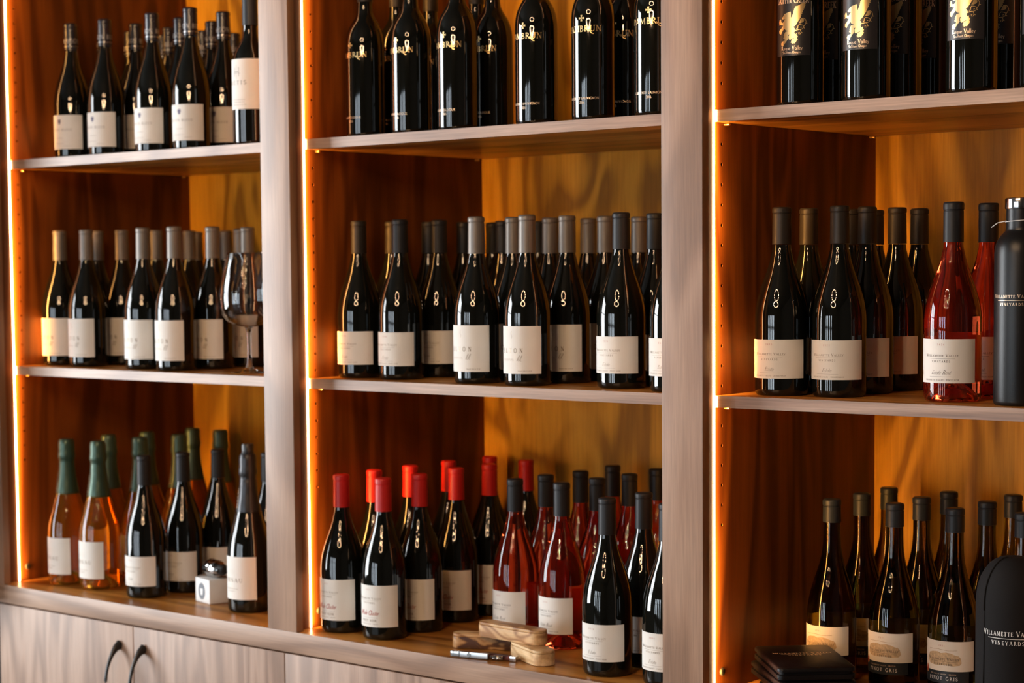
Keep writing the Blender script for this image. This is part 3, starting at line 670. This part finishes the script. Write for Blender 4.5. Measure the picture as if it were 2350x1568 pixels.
files('taupe-capped bottle', 'elton', 'middle bay middle shelf', [
    ('third file', [(1.268,.119,None,'elton',-3), (1.276,.215), (1.287,.310), (1.301,.410,'rearmost')]),
    ('fourth file', [(1.390,.112,None,'elton',-2), (1.403,.210,None,'elton',0), (1.414,.310), (1.422,.405,'rearmost')])], ZM+E0, 'white-labelled bottles, middle bay')
files('charcoal-capped bottle', 'cream', 'middle bay middle shelf', [
    ('fifth file', [(1.573,.139,None,'cream',-4), (1.576,.235,'rearmost')]), ('sixth file by the stile', [(1.701,.112,'only bottle','cream',2)])], ZM+E0, 'cream-labelled bottles, middle bay')
files('red-capped dark bottle', 'redcap', 'bottom middle shelf', [
    ('first file', [(.962,.078,None,'redcap',-4), (.959,.173), (.959,.277), (.960,.392), (.971,.508)]),
    ('second file', [(1.072,.076,None,'redcap',-2), (1.077,.172), (1.064,.294), (1.070,.388), (1.078,.494)])], E0, 'red-capped bottles')
files('pink wine bottle', 'rose', 'bottom middle shelf', [
    ('left pink file', [(1.279,.210,None,'rose',-10), (1.282,.298), (1.294,.390), (1.285,.506,'rearmost')]),
    ('right pink file', [(1.389,.208,None,'rose',-10), (1.394,.308), (1.401,.400), (1.390,.506,'rearmost')])], E0, 'pink wine bottles, middle bay')
files('charcoal-capped dark bottle', 'cream', 'bottom middle shelf', [
    ('file right of the corkscrew', [(1.590,.072,'foremost','cream',-4), (1.596,.170,'rearmost')])], E0, 'dark bottles, middle bay')
bottle('cream', 1.716, .068, E0, 'charcoal-capped dark bottle half hidden by the right stile, bottom middle shelf', 'dark bottles, middle bay', -4)
# right bay
files('griffin-labelled black bottle', 'griffin', 'upper right shelf', [
    ('first file', [(1.932,.120,None,'griffin',8), (1.932,.214,'rearmost')]),
    ('second file', [(2.048,.118,None,'griffin',7), (2.050,.214), (2.055,.308,'rearmost')]),
    ('third file', [(2.223,.112,None,'griffin',6), (2.227,.208,'rearmost')]),
    ('fourth file', [(2.338,.112,'only bottle','griffin',6)])], ZT+E0, 'griffin-labelled bottles')
files('cream-labelled dark bottle', 'chard', 'middle right shelf', [
    ('first file', [(1.893,.130,None,'chard',3), (1.886,.225), (1.898,.340), (1.893,.432,'rearmost')]),
    ('second file', [(1.988,.145,None,'chard',2), (1.985,.238), (1.989,.330), (1.981,.422,'rearmost')])], ZM+E0, 'cream-labelled bottles, right bay')
files('pink wine bottle', 'rose', 'middle right shelf', [('the pair', [(2.180,.145,'foremost','rose',2), (2.186,.250,'rearmost')])], ZM+E0, 'pink wine bottles, right bay')
files('slate-capped green-gold bottle', 'gris', 'bottom right shelf', [
    ('first file', [(1.909,.262,None,'gris',-2), (1.908,.364), (1.904,.466,'rearmost')]),
    ('second file', [(2.018,.272,None,'gris',0), (2.014,.372), (2.015,.468,'rearmost')]),
    ('third file', [(2.124,.270,None,'gris',0), (2.126,.380), (2.120,.490,'rearmost')]),
    ('fourth file', [(2.236,.278,'only bottle','gris',0)])], E0, 'green-gold bottles')

# ------------------------------------------------------------------ stemware, flask, tote
def wine_glass(x, y, label):
    g = thing('wine_glass', label, 'wine glass', (x, y, ZM+E0), 0, 'wine glasses')
    out = [(.0420,.2400),(.0455,.2250),(.0500,.2060),(.0545,.1860),(.0575,.1660),(.0585,.1480),(.0570,.1310),(.0520,.1160),(.0430,.1050),(.0300,.0975),(.0160,.0935),(0,.0925)]
    inn = [(max(r-.0012, 0), z+.0012 if r < .05 else z) for r, z in out][:-1]+[(0,.0945)]
    prof = list(reversed(inn))+[(.0414,.2405)]+out
    bm_ = MB().lathe(prof, 48).mesh('bowl', 'clear_glass', smooth=True, angle=80)
    st = MB().lathe([(0,.0930),(.0085,.0928),(.0058,.0880),(.0045,.0800),(.0040,.0600),(.0040,.0300),(.0050,.0180),(.0085,.0090),(0,.0088)], 28).mesh('stem', 'clear_glass', smooth=True, angle=80)
    ft = MB().lathe([(0,.0087),(.0085,.0087),(.0160,.0052),(.0260,.0030),(.0375,.0020),(.0385,.0012),(.0375,.0002),(0,.0002)], 44).mesh('foot', 'clear_glass', smooth=True, angle=50)
    for nm, me in (('bowl', bm_), ('stem', st), ('foot', ft)):
        b2 = bmesh.new(); b2.from_mesh(me); bmesh.ops.recalc_face_normals(b2, faces=b2.faces); b2.to_mesh(me); b2.free(); link(nm, me, g)
wine_glass(.659, .130, 'clear stemmed wine glass in front of the taupe-capped bottles, middle left shelf')
wine_glass(.634, .256, 'second clear wine glass mostly hidden behind the stile, middle left shelf')
fl = thing('insulated_flask', 'matt black steel flask with chrome ring and white cord, middle right shelf', 'flask', (2.300, .119, ZM+E0), R_(2))
RF = .0385
link('body', MB().lathe([(0,.2580),(.0225,.2580),(.0225,.2540),(.0232,.2520),(.0262,.2490),(.0310,.2440),(.0352,.2370),(.0376,.2290),(.0385,.2190),(.0385,.0060),(.0378,.0020),(.0360,0),(0,0)], 48).mesh('body', 'black_powder', smooth=True, angle=60), fl)
link('neck', MB().lathe([(0,.2835),(.0222,.2835),(.0222,.2575),(0,.2575)], 40).mesh('neck', 'black_powder', smooth=True), fl)
link('chrome_ring', MB().lathe([(0,.3000),(.0215,.3000),(.0238,.2990),(.0242,.2975),(.0242,.2850),(.0238,.2838),(0,.2836)], 40).mesh('chrome_ring', 'steel', smooth=True), fl, label='polished chrome cap ring')
c_ = [(.0232*math.sin(a), -.0232*math.cos(a), .2665+.0015*math.sin(a)) for a in [2*math.pi*i/36 for i in range(37)]]
cord = MB().tube(c_, .0006, 6, caps=False).tube([(-.0170, -.0158, .2665), (-.0290, -.0190, .2640), (-.0380, -.0200, .2575)], .0007, 6)
link('cord', cord.mesh('cord', 'white_cord', smooth=True), fl, label='thin white cord tied round the neck')
f = Flat().text('WILLAMETTE VALLEY', 0, .1555, .0054, track=.2, small=.8, width=.064); f.stroke([(-.023, .1520), (.023, .1520)], .0005); f2 = Flat().text('VINEYARDS', 0, .1445, .0042, track=.35, width=.036)
link('lettering', f.wrap('lettering', RF+.0003, 'copper_ink'), fl); link('lettering', f2.wrap('lettering', RF+.0003, 'copper_ink'), fl)
tt = thing('bottle_tote', 'black soft bottle tote with rounded top and white lettering, bottom right shelf', 'bottle tote', (2.292, .125, E0), R_(14))
RT = .0560
tb = [(0,.2550),(.0130,.2550),(.0220,.2538),(.0300,.2500),(.0375,.2435),(.0440,.2350),(.0495,.2240),(.0535,.2110),(.0556,.1960),(.0560,.1800),(.0560,.0080),(.0550,.0030),(.0520,0),(0,0)]
link('body', MB().lathe(tb, 56).mesh('body', 'neoprene', smooth=True, angle=60), tt)
link('seam_piping', MB().tube([((r+.0006)*math.sin(R_(-40)), -(r+.0006)*math.cos(R_(-40)), z) for r, z in tb[1:11]], .0016, 8).mesh('seam_piping', 'neoprene', smooth=True), tt)
f = Flat().text('WILLAMETTE VALLEY', 0, .1460, .0080, track=.2, small=.8, width=.082); f.stroke([(-.030, .1425), (.030, .1425)], .0009); f2 = Flat().text('VINEYARDS', 0, .1330, .0060, track=.3, width=.048)
link('lettering', f.wrap('lettering', RT+.0004, 'white_ink'), tt); link('lettering', f2.wrap('lettering', RT+.0004, 'white_ink'), tt)

# ------------------------------------------------------------------ leather folders
def folder(z, dx, dy, rz, label, txt=False):
    t_ = thing('leather_folder', label, 'folder', (1.944+dx, .113+dy, z), rz, 'stacked leather folders'); t_.scale = (1, 1, 1.25)
    def rr(lx, ly, rad, n=6):
        o = []
        for cx, cy, a in ((lx-rad, ly-rad, 0), (-lx+rad, ly-rad, 90), (-lx+rad, -ly+rad, 180), (lx-rad, -ly+rad, 270)):
            o += [(cx+rad*math.cos(R_(a+90*i/n)), cy+rad*math.sin(R_(a+90*i/n))) for i in range(n+1)]
        return o
    link('lower_cover', MB().prism(rr(.061, .091, .010), .0002, .0062).mesh('lower_cover', 'leather', bevel=.0014), t_)
    link('pages', MB().prism(rr(.0575, .0875, .008), .0064, .0102).mesh('pages', 'leather', bevel=.0005), t_)
    # upper cover bulges a little in the middle
    mb = MB(); o = rr(.061, .091, .010); rings = []
    for s_, zz in ((1, .0104), (1.0, .0138), (.985, .0152), (.93, .0158), (.6, .0172), (.2, .0178)):
        rings.append(list(range(len(mb.v), len(mb.v)+len(o)))); mb.v += [(x*s_, y*s_, zz) for x, y in o]
    for a, b in zip(rings, rings[1:]):
        for i in range(len(o)): j = (i+1) % len(o); mb.f.append((a[i], a[j], b[j], b[i]))
    mb.f.append(tuple(rings[-1])); mb.f.append(tuple(reversed(rings[0])))
    uc = link('upper_cover', mb.mesh('upper_cover', 'leather', smooth=True, angle=50), t_)
    if txt:
        f_ = Flat().text('WILLAMETTE VALLEY', 0, .004, .0085, track=.22, small=.8, width=.094); f_.stroke([(-.036, 0), (.036, 0)], .0010); f_.text('VINEYARDS', 0, -.0105, .0065, track=.35, width=.052)
        link('lettering', f_.laid('lettering', 'warm_ink'), uc, (0, 0, .0181), (0, 0, R_(0)))
for i, (dx, dy, rz, lb, tx) in enumerate([(.004, .004, 42, 'bottom black leather folder of the stack, bottom right shelf', False), (-.003, .001, 47, 'middle black leather folder of the stack, bottom right shelf', False), (0, 0, 44, 'top black leather folder with gold lettering, bottom right shelf', True)]):
    folder(E0+.0232*i, dx, dy, R_(rz), lb, tx)

# ------------------------------------------------------------------ wooden cases and corkscrew
def case(loc, rz, length, width, h, m, label, lidm=None):
    t_ = thing('wooden_case', label, 'wooden box', loc, R_(rz), 'wooden corkscrew cases')
    def stadium(l, w_, rad, n=8):
        o = []
        for cx, cy, a in ((l/2-rad, w_/2-rad, 0), (-l/2+rad, w_/2-rad, 90), (-l/2+rad, -w_/2+rad, 180), (l/2-rad, -w_/2+rad, 270)):
            o += [(cx+rad*math.cos(R_(a+90*i/n)), cy+rad*math.sin(R_(a+90*i/n))) for i in range(n+1)]
        return o
    link('case_body', MB().prism(stadium(length, width, width*.44), .0002, h*.80).mesh('case_body', m, bevel=.0008), t_)
    link('sliding_lid', MB().prism(stadium(length-.001, width-.001, width*.44), h*.80+.0004, h).mesh('sliding_lid', lidm or m, bevel=.0016), t_)
case((1.292, .112, E0), 26, .128, .036, .026, 'olive_wood_dark', 'dark-grained wooden case behind the corkscrew', 'olive_wood')
case((1.425, .075, E0), -25, .118, .041, .026, 'pale_wood', 'pale wooden case lying at the right of the corkscrew')
case((1.366, .093, E0+.0264), -4, .150, .036, .026, 'olive_wood', 'knotted wooden case resting across the two others')
ck = thing('corkscrew', 'folded waiter corkscrew with steel lever and dark red wood handle', 'corkscrew', (1.355, .0365, E0), R_(14))
hp = [(-.050, 0), (-.030, .004), (0, .0055), (.025, .004), (.048, 0), (.055, -.004)]
mb = MB(); o = [(x, y+.0050) for x, y in hp]+[(x, y-.0050) for x, y in reversed(hp)]
link('handle', mb.prism(o, .0006, .0090).mesh('handle', 'rosewood', bevel=.0018), ck, label='dark red wooden handle')
link('bolster', MB().box(.047, .0585, -.0105, .0030, .0004, .0094).mesh('bolster', 'steel', bevel=.001), ck)
lv = link('lever', MB().box(-.030, .006, -.0140, -.0064, .0010, .0112).mesh('lever', 'satin_steel', bevel=.0012), ck, label='pale steel lever')
link('lever', MB().box(-.0490, -.0312, -.0138, -.0066, .0010, .0110).mesh('lever', 'satin_steel', bevel=.0010), ck)
link('fork', MB().box(-.0620, -.0500, -.0140, -.0110, .0012, .0105).box(-.0620, -.0500, -.0090, -.0062, .0012, .0105).box(-.0665, -.0615, -.0145, -.0058, .0010, .0108).mesh('fork', 'steel', bevel=.0008), ck)
link('hinge_pin', MB().tube([(-.0306, -.0150, .0062), (-.0306, -.0050, .0062)], .0034, 12).mesh('hinge_pin', 'steel', smooth=True), ck)
link('spiral', MB().tube([(.010+.0014*i/6*1.6, -.0095+.0030*math.cos(i), .0050+.0030*math.sin(i)) for i in range(60)][:60:1], .0011, 6).mesh('spiral', 'steel', smooth=True), ck)

# ------------------------------------------------------------------ white box and stopper
bx_ = thing('gift_box', 'small white card box with round grey cup logo, bottom left shelf', 'box', (.530, .144, E0), R_(-14))
link('body', MB().box(-.030, .030, -.030, .030, .0002, .050).mesh('body', 'white_card', bevel=.0008), bx_)
mb = MB(); n = 8; o = [(-.0305-.004*math.sin(math.pi*i/n)-.026*i/n, -.029+.036*i/n) for i in range(n+1)]
o2 = [(x-.0004, y-.0014) for x, y in reversed(o)]
link('side_flap', mb.prism(o+o2, .001, .049).mesh('side_flap', 'white_card', smooth=True), bx_)
lg = Flat()
lg.stroke([(.0118*math.cos(R_(a)), .0235+.0150*math.sin(R_(a))) for a in range(0, 361, 12)], .0045)
lg.disc(0, .0235, .0100, .0130)
cup = Flat().poly([(-.0060, .0290), (.0060, .0290), (.0042, .0155), (-.0042, .0155)])
lg_o = link('logo', lg.flat('logo', 'logo_ink'), bx_, (-.004, -.0306, 0), label='round grey cup logo')
link('cup_mark', cup.flat('cup_mark', 'white_card'), lg_o, (0, -.0002, 0))
st = thing('bottle_stopper', 'polished chrome sparkling wine stopper lying on the white box', 'stopper', (.531, .142, .0505+E0), R_(-12))
sp = [(0,-.022),(.0120,-.022),(.0165,-.0205),(.0182,-.017),(.0182,-.004),(.0176,-.002),(.0176,0),(.0182,.002),(.0182,.013),(.0165,.016),(.0110,.0175),(0,.018)]
def on_side(mb, c): mb.v = [(z+c[0], x+c[1], y+c[2]) for x, y, z in mb.v]; return mb
link('chrome_cap', on_side(MB().lathe(sp, 36), (0, 0, .0184)).mesh('chrome_cap', 'steel', smooth=True, angle=35), st)
for s_ in (-1, 1):
    link('clamp_arm', MB().tube([(-.020, s_*.0172, .0184), (.006, s_*.0200, .0184), (.024, s_*.0190, .0184), (.034, s_*.0140, .0184)], [(.0016, .0060)]*4, 8).mesh('clamp_arm', 'steel', smooth=True), st)
link('rubber_plug', on_side(MB().lathe([(0,.0178),(.0105,.0178),(.0100,.030),(.0115,.032),(.0085,.040),(0,.041)], 28), (0, 0, .0184)).mesh('rubber_plug', 'black_rubber', smooth=True, angle=35), st)

# ------------------------------------------------------------------ chandelier behind the camera's view, mirrored in the bottles
ch = thing('chandelier', 'two-ring chandelier of small warm bulbs, seen only mirrored in the bottles', 'chandelier', (2.05, -2.35, 1.95))
bulb = MB().lathe([(0,.018),(.008,.015),(.012,.007),(.012,-.004),(.008,-.012),(0,-.016)], 10).mesh('bulb', 'bulb', smooth=True)
for rad, z, nb in ((.48, 0, 16), (.46, -.45, 16)):
    link('ring', MB().tube([(rad*math.cos(2*math.pi*i/32), rad*math.sin(2*math.pi*i/32), z) for i in range(33)], .010, 8, caps=False).mesh('ring', 'black_metal', smooth=True), ch)
    for i in range(nb):
        a = 2*math.pi*i/nb; link('bulb', bulb, ch, (rad*math.cos(a), rad*math.sin(a), z-.036))
link('rod', MB().tube([(0, 0, .50), (0, 0, -.45)], .008, 8).mesh('rod', 'black_metal', smooth=True), ch)
for rad, z in ((.48, 0), (.46, -.45)):
    for a in (0, math.pi/2): link('spoke', MB().tube([(-rad*math.cos(a), -rad*math.sin(a), z), (rad*math.cos(a), rad*math.sin(a), z)], .006, 8).mesh('spoke', 'black_metal', smooth=True), ch)
